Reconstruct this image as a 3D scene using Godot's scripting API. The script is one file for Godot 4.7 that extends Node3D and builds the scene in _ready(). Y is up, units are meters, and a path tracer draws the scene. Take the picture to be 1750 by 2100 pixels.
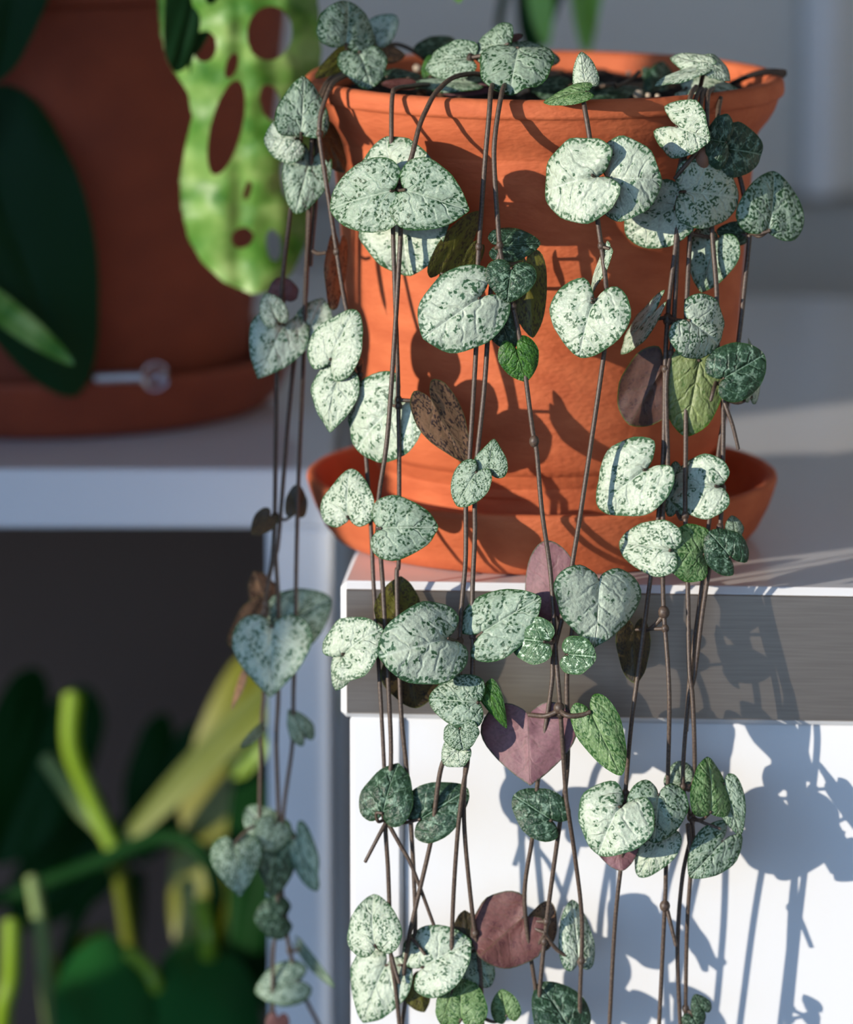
extends Node3D
# Terracotta pot with a trailing string of hearts on a white cabinet, beside a window in low winter sun.

var cam_at := Vector3(-0.0386, 0.3254, 1.6)
var cam_turn := Basis()
var rng := RandomNumberGenerator.new()
var wave := FastNoiseLite.new()
var mats := {}
var plant: Node3D
var vine_line := PackedVector3Array()
var vine_shape: Dictionary
var vine_node: MeshInstance3D
var vine_leaves := []
var leaf_serial := 0

# ---------------------------------------------------------------- small helpers

func at(x: float, y: float, f: float) -> Vector3:
	# the place that shows at x, y of the 1750 x 2100 frame and stands f cm in front of the pot's axis
	var ray: Vector3 = cam_turn * Vector3((x - 875.0) / 10000.0, (1050.0 - y) / 10000.0, -1.0)
	return cam_at + ray * ((f * 0.01 - cam_at.z) / ray.z)

func hang(x: float, y: float, f: float) -> Vector3:
	# the vines before the cabinet swing a little further out the lower they hang
	return at(x, y, f + (0.8 * smoothstep(1150.0, 1500.0, y) if x > 700.0 else 0.0))

func shape() -> Dictionary:
	return {"v": PackedVector3Array(), "n": PackedVector3Array(), "uv": PackedVector2Array(), "i": PackedInt32Array()}

func tri(s: Dictionary, a: int, b: int, c: int) -> void:
	# Godot's front faces run clockwise
	var va: Vector3 = s.v[a]
	var cr: Vector3 = (s.v[b] - va).cross(s.v[c] - va)
	var nn: Vector3 = s.n[a] + s.n[b] + s.n[c]
	if cr.dot(nn) > 0.0:
		s.i.append_array(PackedInt32Array([a, c, b]))
	else:
		s.i.append_array(PackedInt32Array([a, b, c]))

func to_mesh(s: Dictionary, m: Material, mesh: ArrayMesh = null) -> ArrayMesh:
	var r := mesh if mesh else ArrayMesh.new()
	var arr := []
	arr.resize(Mesh.ARRAY_MAX)
	arr[Mesh.ARRAY_VERTEX] = s.v
	arr[Mesh.ARRAY_NORMAL] = s.n
	arr[Mesh.ARRAY_TEX_UV] = s.uv
	arr[Mesh.ARRAY_INDEX] = s.i
	r.add_surface_from_arrays(Mesh.PRIMITIVE_TRIANGLES, arr)
	r.surface_set_material(r.get_surface_count() - 1, m)
	return r

func put(called: String, mesh: Mesh, parent: Node = self) -> MeshInstance3D:
	var o := MeshInstance3D.new()
	o.name = called
	o.mesh = mesh
	parent.add_child(o, true)
	return o

func thing(called: String, label: String, category: String, where := Vector3.ZERO) -> Node3D:
	var o := Node3D.new()
	o.name = called
	add_child(o, true)
	o.position = where
	o.set_meta("label", label)
	o.set_meta("category", category)
	return o

func struct(called: String, mesh: Mesh) -> MeshInstance3D:
	var o := put(called, mesh)
	o.set_meta("kind", "structure")
	return o

func smooth_line(p: PackedVector3Array, per := 6) -> PackedVector3Array:
	var r := PackedVector3Array()
	for i in p.size() - 1:
		var a := p[maxi(i - 1, 0)]
		var b := p[i]
		var c := p[i + 1]
		var d := p[mini(i + 2, p.size() - 1)]
		for k in per:
			r.append(b.cubic_interpolate(c, a, d, float(k) / per))
	r.append(p[p.size() - 1])
	return r

func tube(s: Dictionary, p: PackedVector3Array, r0: float, r1: float, sides := 8) -> void:
	var base: int = s.v.size()
	var side := Vector3.RIGHT
	var n := p.size()
	for i in n:
		var d := (p[mini(i + 1, n - 1)] - p[maxi(i - 1, 0)]).normalized()
		side = (side - d * side.dot(d))
		if side.length() < 1e-4:
			side = d.cross(Vector3(0.3, 0.5, 0.8))
		side = side.normalized()
		var up := d.cross(side)
		var r := lerpf(r0, r1, float(i) / (n - 1))
		for k in sides:
			var a := TAU * k / sides
			var o := side * cos(a) + up * sin(a)
			s.v.append(p[i] + o * r)
			s.n.append(o)
			s.uv.append(Vector2(float(k) / sides, i * 0.2))
	for i in n - 1:
		for k in sides:
			var a := base + i * sides + k
			var b := base + i * sides + (k + 1) % sides
			tri(s, a, b, a + sides)
			tri(s, b, b + sides, a + sides)
	for e in 2:
		var c: int = s.v.size()
		var i := 0 if e == 0 else n - 1
		var d := (p[1] - p[0]).normalized() * -1.0 if e == 0 else (p[n - 1] - p[n - 2]).normalized()
		s.v.append(p[i] + d * (r0 if e == 0 else r1) * 0.5)
		s.n.append(d)
		s.uv.append(Vector2.ZERO)
		for k in sides:
			tri(s, c, base + i * sides + k, base + i * sides + (k + 1) % sides)

func blob(s: Dictionary, c: Vector3, r: Vector3, seg := 8) -> void:
	var base: int = s.v.size()
	for i in seg + 1:
		for k in seg:
			var th := PI * i / seg
			var ph := TAU * k / seg
			var o := Vector3(sin(th) * cos(ph), cos(th), sin(th) * sin(ph))
			s.v.append(c + o * r)
			s.n.append((o / r).normalized())
			s.uv.append(Vector2(float(k) / seg, float(i) / seg))
	for i in seg:
		for k in seg:
			var a := base + i * seg + k
			var b := base + i * seg + (k + 1) % seg
			if i > 0:
				tri(s, a, b, a + seg)
			if i < seg - 1:
				tri(s, b, b + seg, a + seg)

func lathe(profile: Array, m: Material, sides := 96, wob := 0.0) -> ArrayMesh:
	# profile: Vector2(radius, height) from the outside's foot up, over the lip and down the inside; sharp corners are doubled by a short step
	var s := shape()
	var n := profile.size()
	for i in n:
		var p: Vector2 = profile[i]
		var d: Vector2 = (profile[mini(i + 1, n - 1)] - profile[maxi(i - 1, 0)]).normalized()
		var o := Vector2(d.y, -d.x)
		for k in sides + 1:
			var a := TAU * k / sides
			var rr := p.x + (wave.get_noise_3d(cos(a) * 60.0, sin(a) * 60.0, p.y * 900.0) * wob if p.x > 0.001 else 0.0)
			s.v.append(Vector3(cos(a) * rr, p.y, sin(a) * rr))
			s.n.append(Vector3(cos(a) * o.x, o.y, sin(a) * o.x).normalized())
			s.uv.append(Vector2(float(k) / sides, float(i) / n))
	for i in n - 1:
		for k in sides:
			var a := i * (sides + 1) + k
			tri(s, a, a + 1, a + sides + 1)
			tri(s, a + 1, a + sides + 2, a + sides + 1)
	return to_mesh(s, m)

func box(size: Vector3, m: Material, bevel := 0.001, centre := Vector3.ZERO) -> ArrayMesh:
	# a box with chamfered edges
	var st := SurfaceTool.new()
	st.begin(Mesh.PRIMITIVE_TRIANGLES)
	st.set_smooth_group(-1)
	var h := size * 0.5
	var b := minf(bevel, minf(h.x, minf(h.y, h.z)) * 0.9)
	var faces := []
	for ax in 3:
		for sg in [-1.0, 1.0]:
			var q := []
			for c in [[-1, -1], [1, -1], [1, 1], [-1, 1]]:
				var p := Vector3.ZERO
				p[ax] = h[ax] * sg
				p[(ax + 1) % 3] = (h[(ax + 1) % 3] - b) * c[0]
				p[(ax + 2) % 3] = (h[(ax + 2) % 3] - b) * c[1]
				q.append(p)
			faces.append(q)
	for ax in 3: # edges along ax
		var u := (ax + 1) % 3
		var w := (ax + 2) % 3
		for su in [-1.0, 1.0]:
			for sw in [-1.0, 1.0]:
				var q := []
				for e in [[-1, 0], [1, 0], [1, 1], [-1, 1]]:
					var p := Vector3.ZERO
					p[ax] = (h[ax] - b) * e[0]
					p[u] = (h[u] - (b if e[1] == 1 else 0.0)) * su
					p[w] = (h[w] - (0.0 if e[1] == 1 else b)) * sw
					q.append(p)
				faces.append(q)
	for sx in [-1.0, 1.0]:
		for sy in [-1.0, 1.0]:
			for sz in [-1.0, 1.0]:
				faces.append([Vector3(h.x * sx, (h.y - b) * sy, (h.z - b) * sz), Vector3((h.x - b) * sx, h.y * sy, (h.z - b) * sz), Vector3((h.x - b) * sx, (h.y - b) * sy, h.z * sz)])
	for q in faces:
		var mid := Vector3.ZERO
		for p in q:
			mid += p
		var cr: Vector3 = (q[1] - q[0]).cross(q[2] - q[0])
		if cr.dot(mid) > 0.0:
			q.reverse()
		for k in range(1, q.size() - 1):
			st.add_vertex(q[0] + centre)
			st.add_vertex(q[k] + centre)
			st.add_vertex(q[k + 1] + centre)
	st.generate_normals()
	st.set_material(m)
	return st.commit()

# ---------------------------------------------------------------- materials

func noise_bytes(size: int, kind: int, freq: float, sd: int, octaves := 3) -> PackedByteArray:
	var n := FastNoiseLite.new()
	n.seed = sd
	n.noise_type = kind
	n.frequency = freq
	n.fractal_octaves = octaves
	n.fractal_type = FastNoiseLite.FRACTAL_FBM if octaves > 1 else FastNoiseLite.FRACTAL_NONE
	if kind == FastNoiseLite.TYPE_CELLULAR:
		n.cellular_return_type = FastNoiseLite.RETURN_DISTANCE
		n.domain_warp_enabled = true
		n.domain_warp_amplitude = 10.0
		n.domain_warp_frequency = 0.04
	var im := n.get_image(size, size)
	im.convert(Image.FORMAT_L8)
	return im.get_data()

func plain(c: Color, rough := 0.6, metal := 0.0) -> StandardMaterial3D:
	var m := StandardMaterial3D.new()
	m.albedo_color = c
	m.roughness = rough
	m.metallic = metal
	return m

func noisy(c0: Color, c1: Color, freq: float, rough: float, uvscale: float, bump := 0.0, stretch := Vector3.ONE) -> StandardMaterial3D:
	var m := plain(Color.WHITE, rough)
	var n := FastNoiseLite.new()
	n.seed = rng.randi() % 1000
	n.frequency = freq
	n.fractal_octaves = 5
	var t := NoiseTexture2D.new()
	t.width = 512
	t.height = 512
	t.seamless = true
	t.noise = n
	var g := Gradient.new()
	g.set_color(0, c0)
	g.set_color(1, c1)
	t.color_ramp = g
	m.albedo_texture = t
	m.uv1_triplanar = true
	m.uv1_scale = stretch * uvscale
	if bump > 0.0:
		var h := NoiseTexture2D.new()
		h.width = 512
		h.height = 512
		h.seamless = true
		var hn := FastNoiseLite.new()
		hn.seed = 5
		hn.frequency = freq * 6.0
		hn.fractal_octaves = 3
		h.noise = hn
		m.heightmap_enabled = true
		m.heightmap_texture = h
		m.heightmap_scale = bump
	return m

const TEX := 352

func leaf_texture(sd: int, base: Color, speck: Color, rim: Color, vein: Color, amount: float, net: float) -> ImageTexture:
	# drawn on the outline of a heart of half-width 1 whose notch is at (0, 0) and tip at (0, 1)
	var edge := PackedFloat32Array()
	edge.resize(721)
	edge.fill(0.5)
	var line := outline(0.28, 0.14, 1.0)
	for i in line.size():
		var p0 := line[i] - Vector2(0, 0.32)
		var p1 := line[(i + 1) % line.size()] - Vector2(0, 0.32)
		for k in 40:
			var p := p0.lerp(p1, k / 40.0)
			edge[int((atan2(p.y, p.x) + PI) / TAU * 720.0)] = p.length()
	var cell := noise_bytes(TEX, FastNoiseLite.TYPE_CELLULAR, 0.0185, sd, 1)
	var fine := noise_bytes(TEX, FastNoiseLite.TYPE_SIMPLEX_SMOOTH, 0.052, sd + 7, 2)
	var slow := noise_bytes(TEX, FastNoiseLite.TYPE_SIMPLEX_SMOOTH, 0.012, sd + 13, 2)
	var web := noise_bytes(TEX, FastNoiseLite.TYPE_CELLULAR, 0.024, sd + 19, 1)
	var data := PackedByteArray()
	data.resize(TEX * TEX * 3)
	var o := 0
	for y in TEX:
		var cv := y / float(TEX) * 1.5 - 0.36
		for x in TEX:
			var cu := (x / float(TEX) - 0.5) / 0.46
			var i := y * TEX + x
			var f := fine[i] / 255.0
			var sl := slow[i] / 255.0
			var dx := cu
			var dy := cv - 0.32
			var e := sqrt(dx * dx + dy * dy) / edge[int((atan2(dy, dx) + PI) / TAU * 720.0)]
			var lat := absf(cu)
			# lateral veins climb from the midrib towards the tip
			var q := cv - 0.62 * lat + 0.16 * lat * lat + (sl - 0.5) * 0.12
			var ph := absf(fposmod(q * 3.3, 1.0) - 0.5) * 2.0
			var vn := clampf((ph - 0.90) / 0.1, 0.0, 1.0) * clampf(1.15 - lat * 0.9, 0.0, 1.0) * 0.8
			vn = maxf(vn, clampf(1.0 - lat / 0.028, 0.0, 1.0))
			var loop := clampf(1.0 - absf(e - 0.72 - (sl - 0.5) * 0.16) / 0.02, 0.0, 1.0) * 0.4
			vn = maxf(vn, loop)
			# clusters of flecks between the veins
			var cd := cell[i] / 255.0
			var sp := clampf((amount * (0.45 + 1.1 * sl) - cd) * 8.0, 0.0, 1.0) * clampf((f - 0.47) * 9.0, 0.0, 1.0)
			sp = maxf(sp, clampf((f - 0.78) * 12.0, 0.0, 1.0) * 0.8 * amount)
			sp = maxf(sp, clampf((e - 0.83 + (f - 0.5) * 0.32) * 7.0, 0.0, 1.0) * clampf((f - 0.36) * 6.0, 0.0, 1.0))
			sp *= 1.0 - vn
			var c := base.lerp(speck, sp)
			if net > 0.0:
				var wv := clampf((web[i] / 255.0 - 0.5 + (f - 0.5) * 0.55) * 4.5, 0.0, 1.0)
				c = c.lerp(vein, maxf(wv * net, 0.0) * clampf((0.97 - e) * 8.0, 0.0, 1.0))
			c = c.lerp(vein, vn * (0.85 if net > 0.5 else 0.68))
			c = c.lerp(rim, clampf((e - 0.955 + (f - 0.5) * 0.03) * 30.0, 0.0, 1.0))
			var lum := 0.9 + 0.2 * f
			data[o] = clampi(int(c.r * lum * 255.0), 0, 255)
			data[o + 1] = clampi(int(c.g * lum * 255.0), 0, 255)
			data[o + 2] = clampi(int(c.b * lum * 255.0), 0, 255)
			o += 3
	return ImageTexture.create_from_image(Image.create_from_data(TEX, TEX, false, Image.FORMAT_RGB8, data))

func leaf_relief(sd: int) -> ImageTexture:
	var fine := noise_bytes(TEX, FastNoiseLite.TYPE_SIMPLEX_SMOOTH, 0.03, sd, 3)
	var slow := noise_bytes(TEX, FastNoiseLite.TYPE_SIMPLEX_SMOOTH, 0.012, sd + 6, 2)
	var data := PackedByteArray()
	data.resize(TEX * TEX)
	for y in TEX:
		var cv := y / float(TEX) * 1.5 - 0.36
		for x in TEX:
			var lat := absf(x / float(TEX) - 0.5) / 0.46
			var i := y * TEX + x
			var q := cv - 0.62 * lat + 0.16 * lat * lat + (slow[i] / 255.0 - 0.5) * 0.12
			var ph := absf(fposmod(q * 3.3, 1.0) - 0.5) * 2.0
			var vn := clampf((ph - 0.72) / 0.28, 0.0, 1.0) * clampf(1.1 - lat, 0.0, 1.0)
			vn = maxf(vn, clampf(1.0 - lat / 0.07, 0.0, 1.0))
			data[i] = clampi(int((0.62 - 0.42 * vn + 0.36 * (fine[i] / 255.0 - 0.5)) * 255.0), 0, 255)
	return ImageTexture.create_from_image(Image.create_from_data(TEX, TEX, false, Image.FORMAT_L8, data))

func leaf_material(tex: Texture2D, relief: Texture2D, back: Color, rough := 0.5, deep := 0.075) -> StandardMaterial3D:
	var m := plain(Color.WHITE, rough)
	m.albedo_texture = tex
	m.heightmap_enabled = true
	m.heightmap_texture = relief
	m.heightmap_scale = deep
	m.backlight_enabled = true
	m.backlight = back
	m.cull_mode = BaseMaterial3D.CULL_DISABLED
	return m

func make_materials() -> void:
	var r0 := leaf_relief(3)
	var r1 := leaf_relief(31)
	var dim := Color(0.16, 0.2, 0.08)
	var sg := Color(0.20, 0.33, 0.22)
	var rimc := Color(0.22, 0.36, 0.22)
	for k in 4: # silver with few flecks
		mats["S%d" % k] = leaf_material(leaf_texture(11 + k * 17, Color(0.70, 0.755, 0.675), sg, rimc, Color(0.78, 0.83, 0.76), 0.20 + 0.08 * k, 0.0), r0 if k % 2 else r1, dim)
	for k in 3: # grey-green with many flecks
		mats["M%d" % k] = leaf_material(leaf_texture(111 + k * 13, Color(0.56, 0.64, 0.56), Color(0.13, 0.26, 0.15), Color(0.16, 0.32, 0.14), Color(0.75, 0.81, 0.73), 0.40 + 0.10 * k, 0.0), r1 if k % 2 else r0, dim)
	for k in 2: # dark green under a net of pale veins
		mats["D%d" % k] = leaf_material(leaf_texture(211 + k * 9, Color(0.15, 0.27, 0.18), Color(0.09, 0.19, 0.12), Color(0.16, 0.29, 0.13), Color(0.60, 0.70, 0.62), 0.5, 0.6), r0, dim)
	mats["G0"] = leaf_material(leaf_texture(311, Color(0.25, 0.45, 0.14), Color(0.12, 0.28, 0.10), Color(0.2, 0.42, 0.1), Color(0.48, 0.62, 0.34), 0.5, 0.2), r0, Color(0.4, 0.6, 0.12))
	mats["G1"] = leaf_material(leaf_texture(331, Color(0.44, 0.56, 0.36), Color(0.15, 0.31, 0.12), Color(0.22, 0.42, 0.13), Color(0.60, 0.70, 0.52), 0.55, 0.15), r1, Color(0.3, 0.45, 0.1))
	mats["Y0"] = leaf_material(leaf_texture(341, Color(0.47, 0.53, 0.32), Color(0.30, 0.40, 0.18), Color(0.32, 0.46, 0.12), Color(0.62, 0.67, 0.45), 0.24, 0.0), r0, Color(0.4, 0.45, 0.1))
	mats["N0"] = leaf_material(leaf_texture(219, Color(0.26, 0.40, 0.27), Color(0.18, 0.32, 0.19), Color(0.26, 0.42, 0.22), Color(0.78, 0.86, 0.77), 0.4, 0.95), r0, dim)
	mats["P0"] = leaf_material(leaf_texture(411, Color(0.50, 0.35, 0.37), Color(0.43, 0.28, 0.31), Color(0.22, 0.25, 0.16), Color(0.40, 0.30, 0.28), 0.35, 0.0), r0, Color(0.22, 0.1, 0.08), 0.6, 0.02)
	mats["P1"] = leaf_material(leaf_texture(421, Color(0.42, 0.26, 0.24), Color(0.33, 0.18, 0.18), Color(0.25, 0.25, 0.15), Color(0.36, 0.26, 0.18), 0.3, 0.0), r1, Color(0.25, 0.1, 0.06), 0.6, 0.02)
	mats["B0"] = leaf_material(leaf_texture(431, Color(0.52, 0.39, 0.28), Color(0.20, 0.14, 0.12), Color(0.32, 0.32, 0.16), Color(0.40, 0.36, 0.24), 0.5, 0.0), r0, Color(0.2, 0.14, 0.06), 0.6, 0.02)
	mats["O0"] = leaf_material(leaf_texture(441, Color(0.40, 0.39, 0.12), Color(0.24, 0.2, 0.1), Color(0.30, 0.34, 0.1), Color(0.44, 0.44, 0.2), 0.5, 0.0), r1, Color(0.35, 0.32, 0.06), 0.55, 0.02)
	mats["O1"] = leaf_material(leaf_texture(451, Color(0.27, 0.22, 0.10), Color(0.12, 0.1, 0.08), Color(0.30, 0.33, 0.1), Color(0.3, 0.3, 0.14), 0.5, 0.0), r0, Color(0.25, 0.2, 0.05), 0.55, 0.02)
	mats["O2"] = leaf_material(leaf_texture(457, Color(0.34, 0.22, 0.17), Color(0.25, 0.15, 0.13), Color(0.30, 0.33, 0.1), Color(0.3, 0.24, 0.14), 0.3, 0.0), r0, Color(0.35, 0.25, 0.04), 0.55, 0.012)
	mats["under"] = leaf_material(leaf_texture(461, Color(0.50, 0.42, 0.40), Color(0.38, 0.30, 0.30), Color(0.28, 0.34, 0.2), Color(0.5, 0.5, 0.4), 0.3, 0.0), r0, Color(0.2, 0.16, 0.08), 0.6, 0.02)
	mats["stem"] = noisy(Color(0.20, 0.15, 0.14), Color(0.44, 0.38, 0.31), 0.03, 0.5, 60.0)
	mats["shoot"] = plain(Color(0.42, 0.40, 0.22), 0.5)
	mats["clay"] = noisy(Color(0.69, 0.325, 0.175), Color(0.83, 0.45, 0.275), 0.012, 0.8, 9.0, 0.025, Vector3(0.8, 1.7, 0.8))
	mats["clay_shaded"] = noisy(Color(0.46, 0.185, 0.085), Color(0.54, 0.23, 0.11), 0.012, 0.75, 6.0, 0.02)  # same clay, darkened to put the big pot's shade into its colour
	mats["white"] = plain(Color(0.90, 0.91, 0.92), 0.32)
	mats["satin"] = plain(Color(0.87, 0.87, 0.88), 0.25)
	var metal := noisy(Color(0.63, 0.58, 0.53), Color(0.72, 0.665, 0.61), 0.05, 0.36, 14.0, 0.0, Vector3(0.08, 4.0, 1.0))
	metal.metallic = 0.96
	mats["metal"] = metal

# ---------------------------------------------------------------- string of hearts

func outline(lobe: float, tip: float, sharp: float, taper := 0.35) -> PackedVector2Array:
	var h := [Vector2(0, 0), Vector2(0.11, -0.52 * lobe), Vector2(0.44, -lobe), Vector2(0.83, -0.42 * lobe), Vector2(1, 0.22), Vector2(0.93 - 0.12 * taper, 0.53), Vector2(0.66 - 0.27 * taper, 0.83), Vector2(tip + 0.14 - 0.18 * taper, 0.985), Vector2(0, 1.03)]
	var half := PackedVector2Array()
	for i in h.size() - 1:
		for k in 3:
			var a: Vector2 = h[maxi(i - 1, 0)]
			var b: Vector2 = h[i]
			half.append(b.cubic_interpolate(h[i + 1], a, h[mini(i + 2, h.size() - 1)], k / 3.0))
	half.append(h[h.size() - 1])
	var r := PackedVector2Array(half)
	for i in range(half.size() - 2, 0, -1):
		r.append(Vector2(-half[i].x, half[i].y))
	return r

func leaf_mesh(length: float, half_w: float, top: Material, under: Material, lobe: float, cup: float, fold: float, bend: float, taper := 0.35) -> ArrayMesh:
	var mesh := ArrayMesh.new()
	var tip := rng.randf_range(0.10, 0.20)
	var line := outline(lobe, tip, rng.randf(), taper)
	var canon := outline(0.28, 0.14, 1.0)
	var n := line.size()
	var rings := 8
	var c := Vector2(0, 0.32)
	var off := rng.randf() * 90.0
	var thick := 0.00055
	for face in 2:
		var s := shape()
		for k in rings + 1:
			var r := float(k) / rings
			for j in (1 if k == 0 else n):
				var p := c + (line[j] - c) * r
				var q := c + (canon[j] - c) * r
				p.x *= 1.0 + 0.05 * wave.get_noise_2d(off + p.y * 70.0, 3.0)
				var z := -cup * r * r * half_w
				z += fold * absf(p.x) * half_w * (0.3 + 0.7 * r) - fold * 0.3 * half_w
				z += bend * (p.y - 0.2) * (p.y - 0.2) * length
				z -= 0.05 * half_w * exp(-p.x * p.x * 90.0) * (1.0 - r * 0.6)
				z += wave.get_noise_2d(off + p.x * 45.0, off + p.y * 45.0) * 0.13 * half_w * (0.25 + r)
				z += (1.0 - r * r * r) * thick * (1.0 if face == 0 else -1.0)
				s.v.append(Vector3(p.x * half_w, p.y * length, z))
				s.n.append(Vector3(0, 0, 1.0 if face == 0 else -1.0))
				s.uv.append(Vector2(0.5 + q.x * 0.46, (q.y + 0.36) / 1.5))
		for j in n:
			tri(s, 0, 1 + j, 1 + (j + 1) % n)
		for k in range(1, rings):
			for j in n:
				var a := 1 + (k - 1) * n + j
				var b := 1 + (k - 1) * n + (j + 1) % n
				tri(s, a, b, a + n)
				tri(s, b, b + n, a + n)
		# true normals
		var acc := PackedVector3Array()
		acc.resize(s.v.size())
		for t in range(0, s.i.size(), 3):
			var g: Vector3 = -(s.v[s.i[t + 1]] - s.v[s.i[t]]).cross(s.v[s.i[t + 2]] - s.v[s.i[t]])
			for e in 3:
				acc[s.i[t + e]] += g
		for t in acc.size():
			s.n[t] = acc[t].normalized()
		to_mesh(s, top if face == 0 else under, mesh)
	return mesh

func begin_vine(p: Array) -> void:
	var raw := PackedVector3Array()
	for q in p:
		raw.append(hang(q[0], q[1], q[2]))
	vine_line = smooth_line(raw, 8)
	vine_shape = shape()
	tube(vine_shape, vine_line, 0.00082, 0.00068)
	vine_node = MeshInstance3D.new()
	vine_node.name = "vine"
	plant.add_child(vine_node, true)

func end_vine() -> void:
	vine_node.mesh = to_mesh(vine_shape, mats["stem"])

func shoot(p: Array, r := 0.0007) -> void:
	# a side shoot that belongs to the vine
	var raw := PackedVector3Array()
	for q in p:
		raw.append(hang(q[0], q[1], q[2]))
	tube(vine_shape, smooth_line(raw, 5), r, r * 0.8)

func near_vine(x: float, y: float) -> Vector3:
	# the vine's point that shows nearest to x, y
	var want := at(x, y, 9.0) - cam_at
	want = want.normalized()
	var best := vine_line[0]
	var far := 1e9
	for p in vine_line:
		var d := ((p - cam_at).normalized() - want).length_squared()
		if d < far:
			far = d
			best = p
	return best

# n, t: where the leaf's notch and tip show; w: its breadth; kind: its material; df: cm in front of the vine;
# yaw, pitch: the way its face is turned, degrees to the left and upwards
func lf(nx: float, ny: float, tx: float, ty: float, w: float, kind: String, df := 0.35, yaw := 12.0, pitch := 4.0, lobe := 0.28, cup := 0.12, fold := 0.04) -> MeshInstance3D:
	leaf_serial += 1
	rng.seed = leaf_serial * 7919
	var taper := rng.randf_range(0.2, 0.7)
	if kind[-1] == ">":
		taper = 1.0
	elif kind[-1] == "o":
		taper = 0.0
	kind = kind.trim_suffix(">").trim_suffix("o")
	var on := near_vine(nx, ny)
	var f := on.z * 100.0 + df
	var a := at(nx, ny, f)
	var b := at(tx, ty, f)
	var c := (cam_at - a).normalized()
	var d := (b - a)
	d -= c * d.dot(c)
	var nrm: Vector3 = (Basis(Vector3.UP, -deg_to_rad(yaw)) * (Basis(Vector3.RIGHT, -deg_to_rad(pitch)) * c)).normalized()
	var v := d - c * (d.dot(nrm) / c.dot(nrm))
	var e := d.cross(c).normalized()
	var u := v.cross(nrm).normalized()
	var shown := maxf(absf(u.dot(e)), 0.15)
	var half_w := w * 0.5 * (a - cam_at).length() / 10000.0 / shown
	var up := nrm
	var top := kind
	var under := "under"
	if kind[0] in ["P", "B", "O"]:
		up = -nrm
		top = "S1"
		under = kind
		u = -u
	elif kind.length() == 1:
		top = kind + str(rng.randi() % {"S": 4, "M": 3, "D": 2, "G": 2}[kind])
	var mesh := leaf_mesh(v.length(), half_w, mats[top], mats[under], lobe, cup, fold, rng.randf_range(-0.12, 0.03), taper)
	var o := MeshInstance3D.new()
	o.name = "leaf"
	o.mesh = mesh
	vine_node.add_child(o, true)
	o.transform = Transform3D(Basis(u, v.normalized(), up), a)
	if kind[0] == "P":
		o.set_meta("label", "leaf showing its purple underside")
	elif kind[0] in ["B", "O"]:
		o.set_meta("label", "leaf showing its brownish olive underside")
	# the petiole
	if (on - a).length() < 0.022:
		var mid := (on + a) * 0.5 + Vector3(0, -0.0010, -0.0004) - v.normalized() * 0.0008
		tube(vine_shape, smooth_line(PackedVector3Array([on, mid, a + v.normalized() * 0.0003 - nrm * 0.0003]), 5), 0.0007, 0.0005, 6)
		blob(vine_shape, on, Vector3(0.00125, 0.0015, 0.00125), 7)
	return o

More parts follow.
